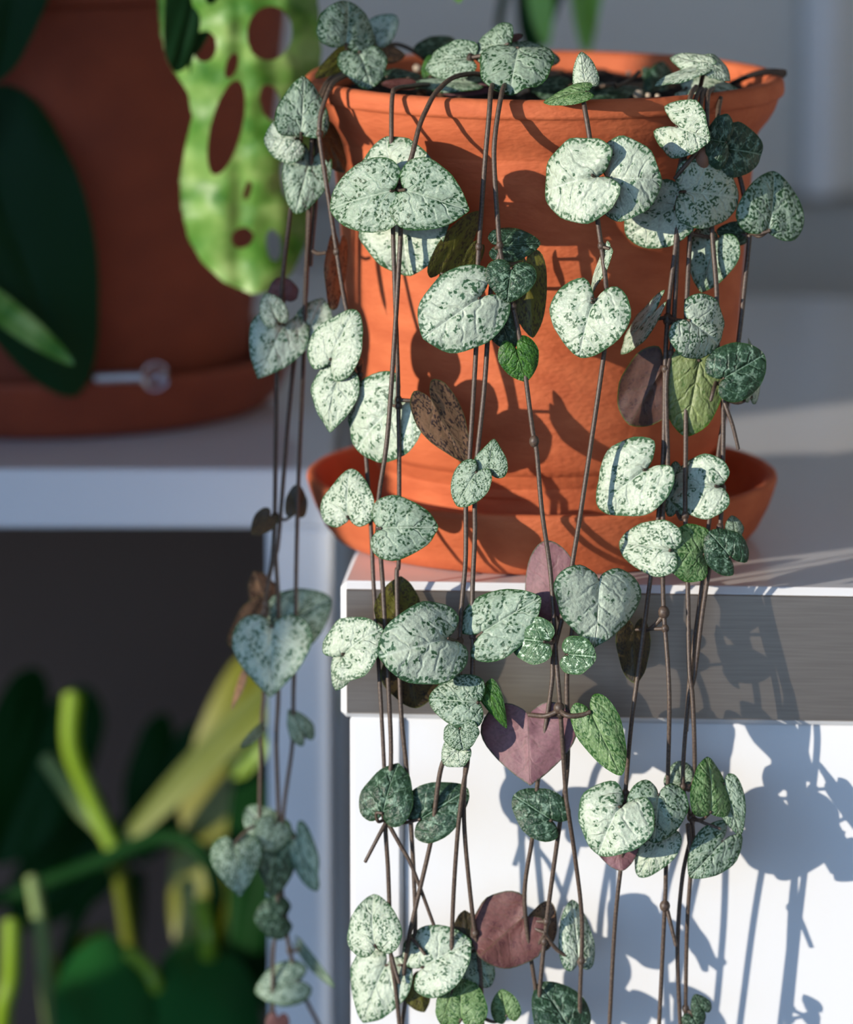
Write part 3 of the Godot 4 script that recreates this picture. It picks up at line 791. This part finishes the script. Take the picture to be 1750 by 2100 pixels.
func make_pot() -> void:
	var pot := thing("terracotta_pot", "orange terracotta flower pot with a rolled rim, standing in the saucer on the white cabinet", "pot")
	var clay: Material = mats["clay"]
	var body := [Vector2(0.0, 0.006), Vector2(0.045, 0.006), Vector2(0.0515, 0.0062), Vector2(0.0525, 0.0075), Vector2(0.0533, 0.013), Vector2(0.0545, 0.0155), Vector2(0.0537, 0.018), Vector2(0.0537, 0.0225), Vector2(0.0552, 0.0255), Vector2(0.0545, 0.0285), Vector2(0.0553, 0.030), Vector2(0.0578, 0.0312), Vector2(0.0596, 0.0335), Vector2(0.0609, 0.038), Vector2(0.0619, 0.043), Vector2(0.0635, 0.055), Vector2(0.0650, 0.072), Vector2(0.0662, 0.09), Vector2(0.0672, 0.108), Vector2(0.0682, 0.122), Vector2(0.0690, 0.131), Vector2(0.0700, 0.136), Vector2(0.0710, 0.1385), Vector2(0.0705, 0.1425), Vector2(0.070, 0.146), Vector2(0.0695, 0.13), Vector2(0.060, 0.04), Vector2(0.05, 0.012), Vector2(0.0, 0.011)]
	put("body", lathe(body, clay, 128, 0.0003), pot)
	var rim := [Vector2(0.0694, 0.1340), Vector2(0.0703, 0.1358), Vector2(0.0716, 0.1378), Vector2(0.0741, 0.1408), Vector2(0.0760, 0.1440), Vector2(0.0770, 0.1468), Vector2(0.0775, 0.1482), Vector2(0.0780, 0.1487), Vector2(0.0788, 0.1491), Vector2(0.0791, 0.1500), Vector2(0.0790, 0.1522), Vector2(0.0786, 0.1537), Vector2(0.0776, 0.1546), Vector2(0.0760, 0.1549), Vector2(0.0738, 0.1544), Vector2(0.0728, 0.1530), Vector2(0.0722, 0.148), Vector2(0.0712, 0.140), Vector2(0.0690, 0.136)]
	var r := put("rim", lathe(rim, clay, 128, 0.0004), pot)
	r.set_meta("label", "rolled rim of the pot")

	var saucer := thing("terracotta_saucer", "orange terracotta saucer under the planted pot, overhanging the cabinet's front edge", "saucer")
	var dish := [Vector2(0.0, 0.0), Vector2(0.062, 0.0), Vector2(0.0662, 0.0004), Vector2(0.0695, 0.0018), Vector2(0.0725, 0.0055), Vector2(0.0757, 0.0120), Vector2(0.0775, 0.0170), Vector2(0.0785, 0.0205), Vector2(0.0783, 0.0217), Vector2(0.0774, 0.0224), Vector2(0.0757, 0.0223), Vector2(0.0747, 0.0214), Vector2(0.0735, 0.0180), Vector2(0.0712, 0.0120), Vector2(0.068, 0.0075), Vector2(0.062, 0.0058), Vector2(0.0, 0.0056)]
	put("dish", lathe(dish, clay, 128, 0.0003), saucer)

	var earth := thing("potting_soil", "dark crumbly potting soil with pale grit inside the orange pot", "soil", Vector3(0, 0.149, 0))
	earth.set_meta("kind", "stuff")
	var dirt := noisy(Color(0.06, 0.045, 0.035), Color(0.22, 0.16, 0.12), 0.03, 0.95, 30.0, 0.2)
	var s := shape()
	var rings := 40
	var sides := 120
	for i in rings + 1:
		for k in sides:
			var a := TAU * k / sides
			var rr := 0.0716 * i / rings
			var p := Vector3(cos(a) * rr, 0, sin(a) * rr)
			p.y = wave.get_noise_2d(p.x * 2600.0, p.z * 2600.0) * 0.0035 + wave.get_noise_2d(p.x * 9000.0, p.z * 9000.0) * 0.0012 - 0.001
			s.v.append(p)
			s.n.append(Vector3.UP)
			s.uv.append(Vector2(p.x, p.z) * 20.0)
	for i in rings:
		for k in sides:
			var a := i * sides + k
			var b := i * sides + (k + 1) % sides
			tri(s, a, b, a + sides)
			tri(s, b, b + sides, a + sides)
	var st := SurfaceTool.new()
	st.create_from(to_mesh(s, dirt), 0)
	st.generate_normals()
	st.set_material(dirt)
	var ground := put("soil_surface", st.commit(), earth)
	ground.set_meta("kind", "stuff")
	rng.seed = 77
	var pale := plain(Color(0.72, 0.66, 0.58), 0.8)
	var brown := plain(Color(0.30, 0.20, 0.13), 0.9)
	for q in [[1258, 188, 1.6, 1.9], [1236, 194, 2.0, 1.0], [1310, 193, 2.2, 1.5], [1330, 196, 2.4, 0.9], [1222, 196, 2.0, 1.0], [1075, 186, 2.2, 1.4], [1066, 190, 2.6, 1.0], [880, 136, -3.0, 1.3], [856, 140, -2.6, 1.2], [1290, 150, -4.0, 0.8], [1350, 197, 2.4, 0.8]]:
		var gs := shape()
		var g := 0.001 * float(q[3])
		blob(gs, Vector3.ZERO, Vector3(g * 1.2, g, g), 7)
		for i in gs.v.size():
			gs.v[i] *= 1.0 + 0.35 * wave.get_noise_3d(gs.v[i].x * 30000.0 + q[0], gs.v[i].y * 30000.0, gs.v[i].z * 30000.0)
		var pb := put("pebble", to_mesh(gs, pale), earth)
		pb.position = at(q[0], q[1], q[2]) - earth.position
	for k in 40:
		var gs := shape()
		var g := rng.randf_range(0.0006, 0.0014)
		blob(gs, Vector3.ZERO, Vector3(g * 1.3, g, g), 5)
		var ph := rng.randf() * TAU
		var rad := sqrt(rng.randf()) * 0.066
		var cr := put("soil_crumb", to_mesh(gs, brown), earth)
		cr.position = Vector3(cos(ph) * rad, 0.0005, sin(ph) * rad)

	# a dry root lying over the right of the rim
	var ts := shape()
	tube(ts, smooth_line(PackedVector3Array([at(1500, 172, 0.5), at(1530, 158, 0.8), at(1560, 149, 1.0), at(1590, 147, 1.0), at(1611, 152, 1.0)]), 6), 0.0009, 0.0013, 7)
	tube(ts, smooth_line(PackedVector3Array([at(1530, 158, 0.8), at(1516, 164, 1.4), at(1505, 168, 1.8)]), 4), 0.0006, 0.0004, 6)
	tube(ts, smooth_line(PackedVector3Array([at(1592, 147, 1.0), at(1604, 144, 1.1), at(1613, 146, 1.2)]), 4), 0.0006, 0.0004, 6)
	var twig := put("dry_twig", to_mesh(ts, plain(Color(0.09, 0.06, 0.05), 0.9)))
	twig.set_meta("label", "dark dried twig lying across the right of the front pot's rim")
	twig.set_meta("category", "twig")

# ---------------------------------------------------------------- furniture

func make_furniture() -> void:
	var white: Material = mats["white"]
	var cab := thing("white_cabinet", "white cabinet with a grey brushed metal front edge under the planted pot", "cabinet", at(698, 1198, 7.5) * Vector3(1, 0, 1))
	cab.rotation_degrees.y = -4.0
	var slab := put("worktop", box(Vector3(0.95, 0.0445, 0.615), white, 0.0018, Vector3(0.475, -0.02225, -0.3075)), cab)
	slab.set_meta("label", "white worktop with chamfered edges")
	put("top_sheet", box(Vector3(0.9464, 0.0006, 0.6114), mats["satin"], 0.0002, Vector3(0.475, 0.0, -0.3075)), cab)
	var strip := put("front_strip", box(Vector3(0.9465, 0.0408, 0.0012), mats["metal"], 0.0003, Vector3(0.4752, -0.0224, 0.0)), cab)
	strip.set_meta("label", "brushed grey metal front strip")
	put("leg", box(Vector3(0.0170, 0.70, 0.030), white, 0.0012, Vector3(0.0113, -0.3945, -0.0170)), cab)
	put("leg", box(Vector3(0.0170, 0.70, 0.030), white, 0.0012, Vector3(0.935, -0.3945, -0.0170)), cab)
	put("front_panel", box(Vector3(0.91, 0.70, 0.012), white, 0.001, Vector3(0.475, -0.3945, -0.0105)), cab)
	put("shade_panel", box(Vector3(0.012, 0.70, 0.56), plain(Color(0.06, 0.045, 0.04), 0.7), 0.001, Vector3(0.0090, -0.3945, -0.314)), cab)  # near-black colour paints the shade in the gap beside the leg

	var tab := thing("white_table", "white table with square legs carrying the big pot at the left", "table", Vector3(-0.5, -0.72, -0.37))
	put("tabletop", box(Vector3(0.855, 0.0219, 0.5), plain(Color(0.88, 0.89, 0.90), 0.12), 0.0012, Vector3(0, 0.70905, 0)), tab)
	for q in [[0.4155, 0.2385], [-0.4155, 0.2385], [0.4155, -0.2385], [-0.4155, -0.2385]]:
		put("leg", box(Vector3(0.0237, 0.698, 0.0225), white, 0.0015, Vector3(q[0], 0.349, q[1])), tab)
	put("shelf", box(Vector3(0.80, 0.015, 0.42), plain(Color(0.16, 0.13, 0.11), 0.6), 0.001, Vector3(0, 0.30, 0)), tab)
	var back := put("backdrop_panel", box(Vector3(0.93, 0.66, 0.012), plain(Color(0.46, 0.37, 0.32), 0.7), 0.001, Vector3(0.02, 0.36, -0.26)), tab)  # added panel, stands in for the shaded space under the table
	back.set_meta("label", "brown backdrop panel added for the dark under the table")

	# wardrobe doors behind everything
	var ward := thing("grey_wardrobe", "pale grey wardrobe doors standing blurred behind the pots", "wardrobe", Vector3(0.0, -0.75, -0.74))
	var grey := plain(Color(0.88, 0.86, 0.82), 0.5)
	put("door", box(Vector3(0.80, 1.7, 0.02), grey, 0.003, Vector3(-0.258, 1.618, 0)), ward)
	put("door", box(Vector3(0.80, 1.7, 0.02), grey, 0.003, Vector3(0.558, 1.618, 0)), ward)
	put("stile", box(Vector3(0.017, 1.7, 0.012), plain(Color(0.95, 0.95, 0.95), 0.35), 0.002, Vector3(0.150, 1.618, 0.010)), ward)  # whiter than the doors to paint the streak of light
	put("plinth", box(Vector3(1.7, 0.75, 0.02), plain(Color(0.74, 0.73, 0.70), 0.5), 0.002, Vector3(0.15, 0.39, -0.02)), ward)

# ---------------------------------------------------------------- the other pot and its plant

func holed_leaf(parent: Node3D, line: PackedVector2Array, holes: Array, f: float, bulge: float, m: Material, called: String, lean := 0.0) -> MeshInstance3D:
	# line: its outline in the frame, at f cm; holes: [x, y, half-width, half-height, turn]
	var s := shape()
	var lo := Vector2(1e9, 1e9)
	var hi := Vector2(-1e9, -1e9)
	for p in line:
		lo = lo.min(p)
		hi = hi.max(p)
	var step := 6.0
	var nx := int((hi.x - lo.x) / step) + 2
	var ny := int((hi.y - lo.y) / step) + 2
	var inside := PackedByteArray()
	var pos := PackedVector2Array()
	inside.resize(nx * ny)
	pos.resize(nx * ny)
	for j in ny:
		for i in nx:
			var p := lo + Vector2(i, j) * step
			var ok := Geometry2D.is_point_in_polygon(p, line)
			if not ok: # pull near points onto the outline
				var best := p
				var bd := 1e9
				for k in line.size():
					var c := Geometry2D.get_closest_point_to_segment(p, line[k], line[(k + 1) % line.size()])
					if c.distance_to(p) < bd:
						bd = c.distance_to(p)
						best = c
				if bd < step * 0.75:
					p = best
					ok = true
			if ok:
				for h in holes:
					var q := (p - Vector2(h[0], h[1])).rotated(-h[4]) / Vector2(h[2], h[3])
					if q.length() < 1.0:
						var rim := q.normalized()
						if (q - rim).length() * minf(h[2], h[3]) < step * 0.75:
							p = Vector2(h[0], h[1]) + (rim * Vector2(h[2], h[3])).rotated(h[4])
						else:
							ok = false
						break
			inside[j * nx + i] = 1 if ok else 0
			pos[j * nx + i] = p
	for side in 2:
		var base: int = s.v.size()
		for k in nx * ny:
			var p := pos[k]
			var t := (p - lo) / (hi - lo)
			var cx := (t.x - 0.5) * 2.0
			var z := f - bulge * cx * cx + 0.25 * wave.get_noise_2d(p.x * 0.35, p.y * 0.35) - lean * (t.y - 0.5) - bulge * 0.14 * exp(-cx * cx * 60.0)
			var v := at(p.x, p.y, z)
			if side == 1:
				v.z -= 0.0006
			s.v.append(v)
			s.n.append(Vector3(0, 0, 1 if side == 0 else -1))
			s.uv.append(t)
		for j in ny - 1:
			for i in nx - 1:
				var a := j * nx + i
				if inside[a] and inside[a + 1] and inside[a + nx]:
					tri(s, base + a, base + a + 1, base + a + nx)
				if inside[a + 1] and inside[a + nx + 1] and inside[a + nx]:
					tri(s, base + a + 1, base + a + nx + 1, base + a + nx)
	var st := SurfaceTool.new()
	st.create_from(to_mesh(s, m), 0)
	st.generate_normals()
	st.set_material(m)
	return put(called, st.commit(), parent)

func big_leaf(parent: Node3D, nx: float, ny: float, tx: float, ty: float, w: float, f: float, m: Material, yaw := 0.0, pitch := 0.0, lobe := 0.25, fold := 0.15) -> MeshInstance3D:
	leaf_serial += 1
	rng.seed = leaf_serial * 7919
	var a := at(nx, ny, f)
	var c := (cam_at - a).normalized()
	var d := at(tx, ty, f) - a
	d -= c * d.dot(c)
	var nrm: Vector3 = (Basis(Vector3.UP, -deg_to_rad(yaw)) * (Basis(Vector3.RIGHT, -deg_to_rad(pitch)) * c)).normalized()
	var v := d - c * (d.dot(nrm) / c.dot(nrm))
	var u := v.cross(nrm).normalized()
	var half_w := w * 0.5 * (a - cam_at).length() / 10000.0 / maxf(absf(u.dot(d.cross(c).normalized())), 0.2)
	var o := put("leaf", leaf_mesh(v.length(), half_w, m, m, lobe, 0.1, fold, -0.1), parent)
	o.transform = Transform3D(Basis(u, v.normalized(), nrm), a)
	return o

func stalk(parent: Node3D, p: Array, r0: float, r1: float, m: Material, called := "stem") -> void:
	var raw := PackedVector3Array()
	for q in p:
		raw.append(at(q[0], q[1], q[2]))
	var s := shape()
	tube(s, smooth_line(raw, 6), r0, r1, 10)
	put(called, to_mesh(s, m), parent)

func make_background() -> void:
	var centre := Vector3(-0.187, 0.0, -0.262)
	var pot := thing("large_terracotta_pot", "large shaded terracotta pot on the white table at the left", "pot", centre)
	var clay: Material = mats["clay_shaded"]
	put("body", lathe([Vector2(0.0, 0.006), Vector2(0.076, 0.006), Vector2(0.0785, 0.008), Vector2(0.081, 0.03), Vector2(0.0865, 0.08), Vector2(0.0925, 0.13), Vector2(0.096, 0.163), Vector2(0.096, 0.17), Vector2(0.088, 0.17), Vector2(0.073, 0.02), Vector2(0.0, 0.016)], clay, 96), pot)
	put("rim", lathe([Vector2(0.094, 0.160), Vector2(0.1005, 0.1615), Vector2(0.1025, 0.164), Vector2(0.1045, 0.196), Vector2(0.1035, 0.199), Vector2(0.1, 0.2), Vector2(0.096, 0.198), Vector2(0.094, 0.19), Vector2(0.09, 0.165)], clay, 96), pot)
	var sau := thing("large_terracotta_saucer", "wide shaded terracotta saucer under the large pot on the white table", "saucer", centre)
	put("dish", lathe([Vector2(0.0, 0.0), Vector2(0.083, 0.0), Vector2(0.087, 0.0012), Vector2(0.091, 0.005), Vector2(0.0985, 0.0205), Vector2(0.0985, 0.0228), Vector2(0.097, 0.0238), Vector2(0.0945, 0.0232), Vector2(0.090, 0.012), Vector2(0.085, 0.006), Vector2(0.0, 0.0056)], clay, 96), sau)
	var soil := put("large_pot_soil", lathe([Vector2(0.0895, 0.183), Vector2(0.05, 0.187), Vector2(0.0, 0.188)], plain(Color(0.1, 0.07, 0.05), 0.95), 48))
	soil.position = centre
	soil.set_meta("kind", "stuff")
	soil.set_meta("label", "dark soil filling the large shaded pot at the left")
	soil.set_meta("category", "soil")

	# glass bead on a thin rod
	var bead := thing("glass_bead_pick", "small clear glass ball on a thin metal rod resting on the large saucer", "plant pick")
	var spot := at(318, 772, -16.6)
	var bs := shape()
	blob(bs, spot, Vector3.ONE * 0.0052, 20)
	var glass := plain(Color(0.95, 0.97, 1.0, 0.0), 0.02)
	glass.refraction_enabled = true
	glass.refraction_scale = 0.05
	put("ball", to_mesh(bs, glass), bead)
	var rs := shape()
	tube(rs, PackedVector3Array([at(196, 776, -16.9), at(250, 774, -16.8), at(296, 773, -16.6)]), 0.0019, 0.0019, 10)
	put("rod", to_mesh(rs, plain(Color(0.72, 0.70, 0.70), 0.35, 0.6)), bead)

	# swiss cheese plant
	var mon := thing("swiss_cheese_plant", "swiss cheese plant whose holed green leaf hangs before the large shaded pot", "plant")
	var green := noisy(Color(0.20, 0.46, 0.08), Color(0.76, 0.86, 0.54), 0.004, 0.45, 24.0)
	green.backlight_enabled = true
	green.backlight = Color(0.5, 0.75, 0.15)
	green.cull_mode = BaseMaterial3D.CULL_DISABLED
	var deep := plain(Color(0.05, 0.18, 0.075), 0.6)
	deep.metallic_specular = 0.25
	var sunlit_tip := plain(Color(0.50, 0.72, 0.28), 0.45)  # brighter green stands in for sun on the hanging tips
	deep.backlight_enabled = true
	deep.backlight = Color(0.2, 0.4, 0.1)
	var line := PackedVector2Array([Vector2(330, -120), Vector2(322, -20), Vector2(328, 70), Vector2(345, 130), Vector2(385, 190), Vector2(394, 240), Vector2(380, 300), Vector2(368, 370), Vector2(372, 430), Vector2(386, 490), Vector2(415, 540), Vector2(460, 580), Vector2(515, 603), Vector2(560, 598), Vector2(600, 560), Vector2(628, 500), Vector2(645, 400), Vector2(655, 250), Vector2(660, 100), Vector2(650, -40), Vector2(610, -140), Vector2(500, -200), Vector2(400, -180)])
	var holes := [[464, 262, 32, 100, 0.24], [553, 68, 46, 56, 0.1], [420, 95, 24, 32, 0.0], [475, 135, 12, 28, 0.3], [556, 212, 21, 40, -0.3], [497, 488, 23, 21, -0.5], [561, 503, 15, 34, -0.15], [508, 390, 7, 28, 0.25], [440, -40, 20, 50, 0.2], [590, 370, 13, 46, -0.15]]
	var hl := holed_leaf(mon, line, holes, -7.0, 1.6, green, "leaf", 1.5)
	hl.set_meta("label", "sunlit leaf with oval holes")
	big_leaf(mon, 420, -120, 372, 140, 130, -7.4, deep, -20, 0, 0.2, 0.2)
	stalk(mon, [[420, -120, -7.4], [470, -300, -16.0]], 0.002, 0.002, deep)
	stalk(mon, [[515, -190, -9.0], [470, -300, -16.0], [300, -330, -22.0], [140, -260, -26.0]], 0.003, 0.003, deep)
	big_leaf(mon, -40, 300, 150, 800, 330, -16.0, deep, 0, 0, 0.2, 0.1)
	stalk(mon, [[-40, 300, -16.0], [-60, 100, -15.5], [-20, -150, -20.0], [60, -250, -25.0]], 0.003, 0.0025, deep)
	var tip := big_leaf(mon, -70, 585, 138, 728, 64, -14.5, green, 15, 35, 0.1, 0.2)  # light green stands in for sun that does not reach it
	tip.set_meta("label", "bright leaf at the left edge, sunlight put into its green")
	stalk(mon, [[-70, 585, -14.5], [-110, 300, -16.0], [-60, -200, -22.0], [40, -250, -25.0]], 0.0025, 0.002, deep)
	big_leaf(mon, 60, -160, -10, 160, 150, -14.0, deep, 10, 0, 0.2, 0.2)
	stalk(mon, [[60, -160, -14.0], [80, -230, -20.0], [100, -260, -25.0]], 0.0025, 0.002, deep)
	# hanging tips seen above the front pot
	big_leaf(mon, 1130, -150, 1085, 112, 110, -30.0, deep, 10, 0, 0.15, 0.3)
	big_leaf(mon, 1105, -60, 1116, 92, 54, -28.0, sunlit_tip, 25, 10, 0.1, 0.1)
	big_leaf(mon, 1210, -120, 1196, 100, 70, -30.0, sunlit_tip, 25, 10, 0.1, 0.2)
	stalk(mon, [[1050, -60, -31.0], [1030, 10, -31.0], [1022, 60, -31.0]], 0.002, 0.0015, deep)
	stalk(mon, [[1130, -150, -30.0], [1100, -260, -30.0], [800, -420, -29.0], [400, -420, -28.0], [150, -280, -27.0]], 0.003, 0.003, deep)
	stalk(mon, [[1210, -120, -30.0], [1150, -250, -30.0], [1100, -260, -30.0]], 0.002, 0.002, deep)
	stalk(mon, [[1050, -60, -31.0], [1060, -200, -30.5], [1100, -260, -30.0]], 0.002, 0.002, deep)
	stalk(mon, [[1105, -60, -28.0], [1090, -200, -29.5], [1100, -260, -30.0]], 0.002, 0.002, deep)
	var bit := big_leaf(mon, 935, -60, 940, 4, 40, -6.0, green, 10, 0, 0.1, 0.1)
	bit.set_meta("label", "small hanging leaf tip")
	stalk(mon, [[935, -60, -6.0], [930, -200, -15.0], [800, -420, -29.0]], 0.0012, 0.0015, deep)

	# plant on the shelf below
	var pho := thing("shelf_plant", "leafy green plant with pale arching stalks on the dark shelf under the white table", "plant")
	var lime := plain(Color(0.50, 0.62, 0.16), 0.4)
	lime.backlight_enabled = true
	lime.backlight = Color(0.5, 0.6, 0.1)
	var pale := plain(Color(0.48, 0.56, 0.34), 0.45)
	var mid := plain(Color(0.06, 0.22, 0.07), 0.6)
	mid.metallic_specular = 0.25
	var broad := plain(Color(0.11, 0.36, 0.15), 0.5)
	var olive := plain(Color(0.40, 0.44, 0.13), 0.5)
	var yel := plain(Color(0.46, 0.47, 0.08), 0.45)
	yel.backlight_enabled = true
	yel.backlight = Color(0.5, 0.5, 0.05)
	var base_y := 2560.0
	stalk(pho, [[150, 1425, -30], [146, 1530, -30], [185, 1635, -30], [238, 1750, -29.6]], 0.0042, 0.0032, lime)
	stalk(pho, [[238, 1750, -29.6], [262, 1900, -31], [280, 2050, -32], [300, base_y, -36]], 0.0030, 0.0036, olive)
	stalk(pho, [[95, 1555, -31], [160, 1650, -31], [240, 1760, -31], [290, 2100, -33], [310, base_y, -36]], 0.0036, 0.0036, pale)
	stalk(pho, [[320, base_y, -36], [-150, 2200, -33], [-60, 1890, -30], [60, 1825, -29], [200, 1770, -29], [330, 1718, -29], [410, 1745, -28.5], [445, 1830, -28], [420, 1935, -27.5]], 0.0034, 0.0034, mid)
	stalk(pho, [[66, 1800, -27], [88, 1930, -27], [104, 2080, -28], [180, base_y, -35]], 0.003, 0.0034, pale)
	stalk(pho, [[24, 1890, -26], [22, 2000, -26], [10, 2150, -27], [120, base_y, -35]], 0.0036, 0.0034, lime)
	stalk(pho, [[412, 1850, -26.5], [425, 1900, -26.5], [428, 1950, -26.5], [420, 2060, -28], [350, base_y, -36]], 0.004, 0.003, lime)
	stalk(pho, [[262, 1950, -25], [305, 1990, -25], [325, 2040, -25], [340, 2150, -27], [330, base_y, -36]], 0.003, 0.003, lime)
	stalk(pho, [[280, 1790, -34], [274, 1920, -34], [240, 2050, -34], [270, base_y, -36]], 0.0036, 0.003, mid)
	stalk(pho, [[330, 1640, -33], [235, 1760, -32], [130, 2010, -33], [200, base_y, -36]], 0.003, 0.003, mid)
	stalk(pho, [[530, 1440, -33], [560, 1700, -36], [480, 2100, -38], [340, base_y, -36]], 0.003, 0.003, mid)
	big_leaf(pho, 575, 1430, 400, 1960, 270, -33.0, yel, -10, 0, 0.15, -0.15)
	big_leaf(pho, 560, 1425, 235, 1735, 70, -31.0, olive, 10, 10, 0.1, 0.3)
	big_leaf(pho, 520, 1490, 478, 1590, 92, -31.0, lime, 15, 10, 0.2, 0.2)  # small lime leaf paints a sunlit spot on the yellow one
	big_leaf(pho, 560, 1560, 500, 1980, 150, -31.5, mid, 0, 0, 0.2, 0.2)
	big_leaf(pho, 360, 1520, 290, 1760, 160, -36.0, mid, -10, 0, 0.2, 0.2)
	big_leaf(pho, 110, 1450, 10, 1760, 240, -35.0, mid, -20, 0, 0.2, 0.2)
	big_leaf(pho, 205, 1700, 30, 1900, 200, -37.0, mid, 0, -10, 0.2, 0.2)
	big_leaf(pho, 318, 2005, 345, 2330, 430, -25.0, broad, 0, 50, 0.3, 0.12)
	big_leaf(pho, 470, 1800, 560, 2060, 200, -36.0, mid, 0, 0, 0.2, 0.2)
	big_leaf(pho, 130, 2000, 220, 1890, 70, -33.0, yel, 0, 40, 0.2, 0.2)
	var tub := thing("shelf_pot", "brown plastic pot holding the leafy plant on the shelf under the white table", "pot", Vector3(at(300, base_y, -36).x, -0.4125, -0.36))
	put("body", lathe([Vector2(0.0, 0.0), Vector2(0.06, 0.0), Vector2(0.062, 0.003), Vector2(0.075, 0.085), Vector2(0.0765, 0.09), Vector2(0.072, 0.091), Vector2(0.068, 0.083), Vector2(0.0, 0.08)], plain(Color(0.16, 0.11, 0.09), 0.6), 64), tub)

# ---------------------------------------------------------------- room

func make_room() -> void:
	var paint := plain(Color(0.80, 0.80, 0.79), 0.8)
	var wood := noisy(Color(0.24, 0.16, 0.10), Color(0.36, 0.25, 0.16), 0.01, 0.5, 3.0, 0.0, Vector3(4, 1, 0.4))
	struct("floor", box(Vector3(4.2, 0.1, 4.6), wood, 0.002, Vector3(0.3, -0.80, 1.2)))
	struct("ceiling", box(Vector3(4.2, 0.1, 4.6), paint, 0.002, Vector3(0.3, 1.85, 1.2)))
	struct("wall_back", box(Vector3(4.2, 2.6, 0.1), paint, 0.002, Vector3(0.3, 0.52, -0.86)))
	struct("wall_right", box(Vector3(0.1, 2.6, 4.6), paint, 0.002, Vector3(2.35, 0.52, 1.2)))
	# left wall with its window: piers, sill and head, shaped to mask the sun
	var x := -1.55
	struct("wall_left", box(Vector3(0.1, 2.6, 1.53), paint, 0.002, Vector3(x, 0.52, -0.145)))
	struct("wall_left", box(Vector3(0.1, 2.6, 0.132), paint, 0.002, Vector3(x, 0.52, 0.816)))
	struct("wall_left", box(Vector3(0.1, 1.55, 0.13), paint, 0.002, Vector3(x, 1.025, 0.685)))  # head over a low gap added to sun the shelf plant
	struct("wall_left", box(Vector3(0.1, 0.40, 0.13), paint, 0.002, Vector3(x, -0.60, 0.685)))
	var win := struct("window_1", box(Vector3(0.02, 1.84, 0.014), mats["white"], 0.002, Vector3(x - 0.01, 0.75, 1.0635)))  # unseen post placed to shade the left vines
	put("frame", box(Vector3(0.03, 1.84, 0.03), mats["white"], 0.002, Vector3(x - 0.01, 0.75, 2.1)), win)
	put("frame", box(Vector3(0.03, 1.84, 0.03), mats["white"], 0.002, Vector3(x - 0.01, 0.75, 3.08)), win)
	struct("wall_left", box(Vector3(0.1, 0.62, 2.24), paint, 0.002, Vector3(x, -0.44, 2.0)))
	struct("wall_left", box(Vector3(0.1, 0.15, 2.24), paint, 0.002, Vector3(x, 1.72, 2.0)))
	struct("wall_left", box(Vector3(0.1, 2.6, 0.4), paint, 0.002, Vector3(x, 0.52, 3.3)))
	# front wall, behind the camera, with a wide window
	struct("wall_front", box(Vector3(4.2, 0.75, 0.1), paint, 0.002, Vector3(0.3, -0.38, 3.5)))
	struct("wall_front", box(Vector3(4.2, 0.15, 0.1), paint, 0.002, Vector3(0.3, 1.72, 3.5)))
	struct("wall_front", box(Vector3(1.9, 2.6, 0.1), paint, 0.002, Vector3(1.45, 0.52, 3.5)))

func _ready() -> void:
	rng.seed = 4
	wave.seed = 9
	wave.frequency = 0.02
	wave.fractal_octaves = 2
	cam_turn = Basis(Vector3.RIGHT, -deg_to_rad(11.216))
	# camera
	var cam := Camera3D.new()
	cam.name = "camera"
	add_child(cam)
	var lens := CameraAttributesPhysical.new()
	lens.frustum_focal_length = 114.3
	lens.frustum_focus_distance = 1.512
	lens.frustum_near = 0.05
	lens.frustum_far = 60.0
	lens.exposure_aperture = 4.8
	cam.attributes = lens
	cam.fov = 11.99
	cam.transform = Transform3D(cam_turn, cam_at)
	cam.current = true
	# sky and exposure
	var env := Environment.new()
	env.background_mode = Environment.BG_SKY
	var sky := Sky.new()
	var air := ProceduralSkyMaterial.new()
	air.sky_top_color = Color(0.56, 0.73, 0.94)
	air.sky_horizon_color = Color(0.75, 0.85, 0.96)
	air.ground_bottom_color = Color(0.35, 0.34, 0.32)
	air.ground_horizon_color = Color(0.55, 0.55, 0.54)
	air.sky_energy_multiplier = 1.7
	air.ground_energy_multiplier = 0.8
	sky.sky_material = air
	env.sky = sky
	env.tonemap_mode = Environment.TONE_MAPPER_LINEAR
	env.tonemap_exposure = 1.0
	env.sdfgi_enabled = true
	env.ssao_enabled = true
	env.ssil_enabled = true
	var we := WorldEnvironment.new()
	we.name = "world_environment"
	we.environment = env
	add_child(we)
	# low winter sun from the left, a little before the pot
	var sun := DirectionalLight3D.new()
	sun.name = "sun"
	sun.light_color = Color(1.0, 0.95, 0.88)
	sun.light_energy = 1.65
	sun.light_angular_distance = 0.35
	sun.shadow_enabled = true
	sun.sky_mode = DirectionalLight3D.SKY_MODE_LIGHT_ONLY
	add_child(sun)
	var el := deg_to_rad(10.0)
	var az := deg_to_rad(55.0)
	var towards := Vector3(-sin(az) * cos(el), sin(el), cos(az) * cos(el))
	sun.transform = Transform3D(Basis.looking_at(-towards, Vector3.UP), Vector3(-1, 2, 2))

	make_materials()
	make_room()
	make_furniture()
	make_pot()
	make_plant()
	make_background()
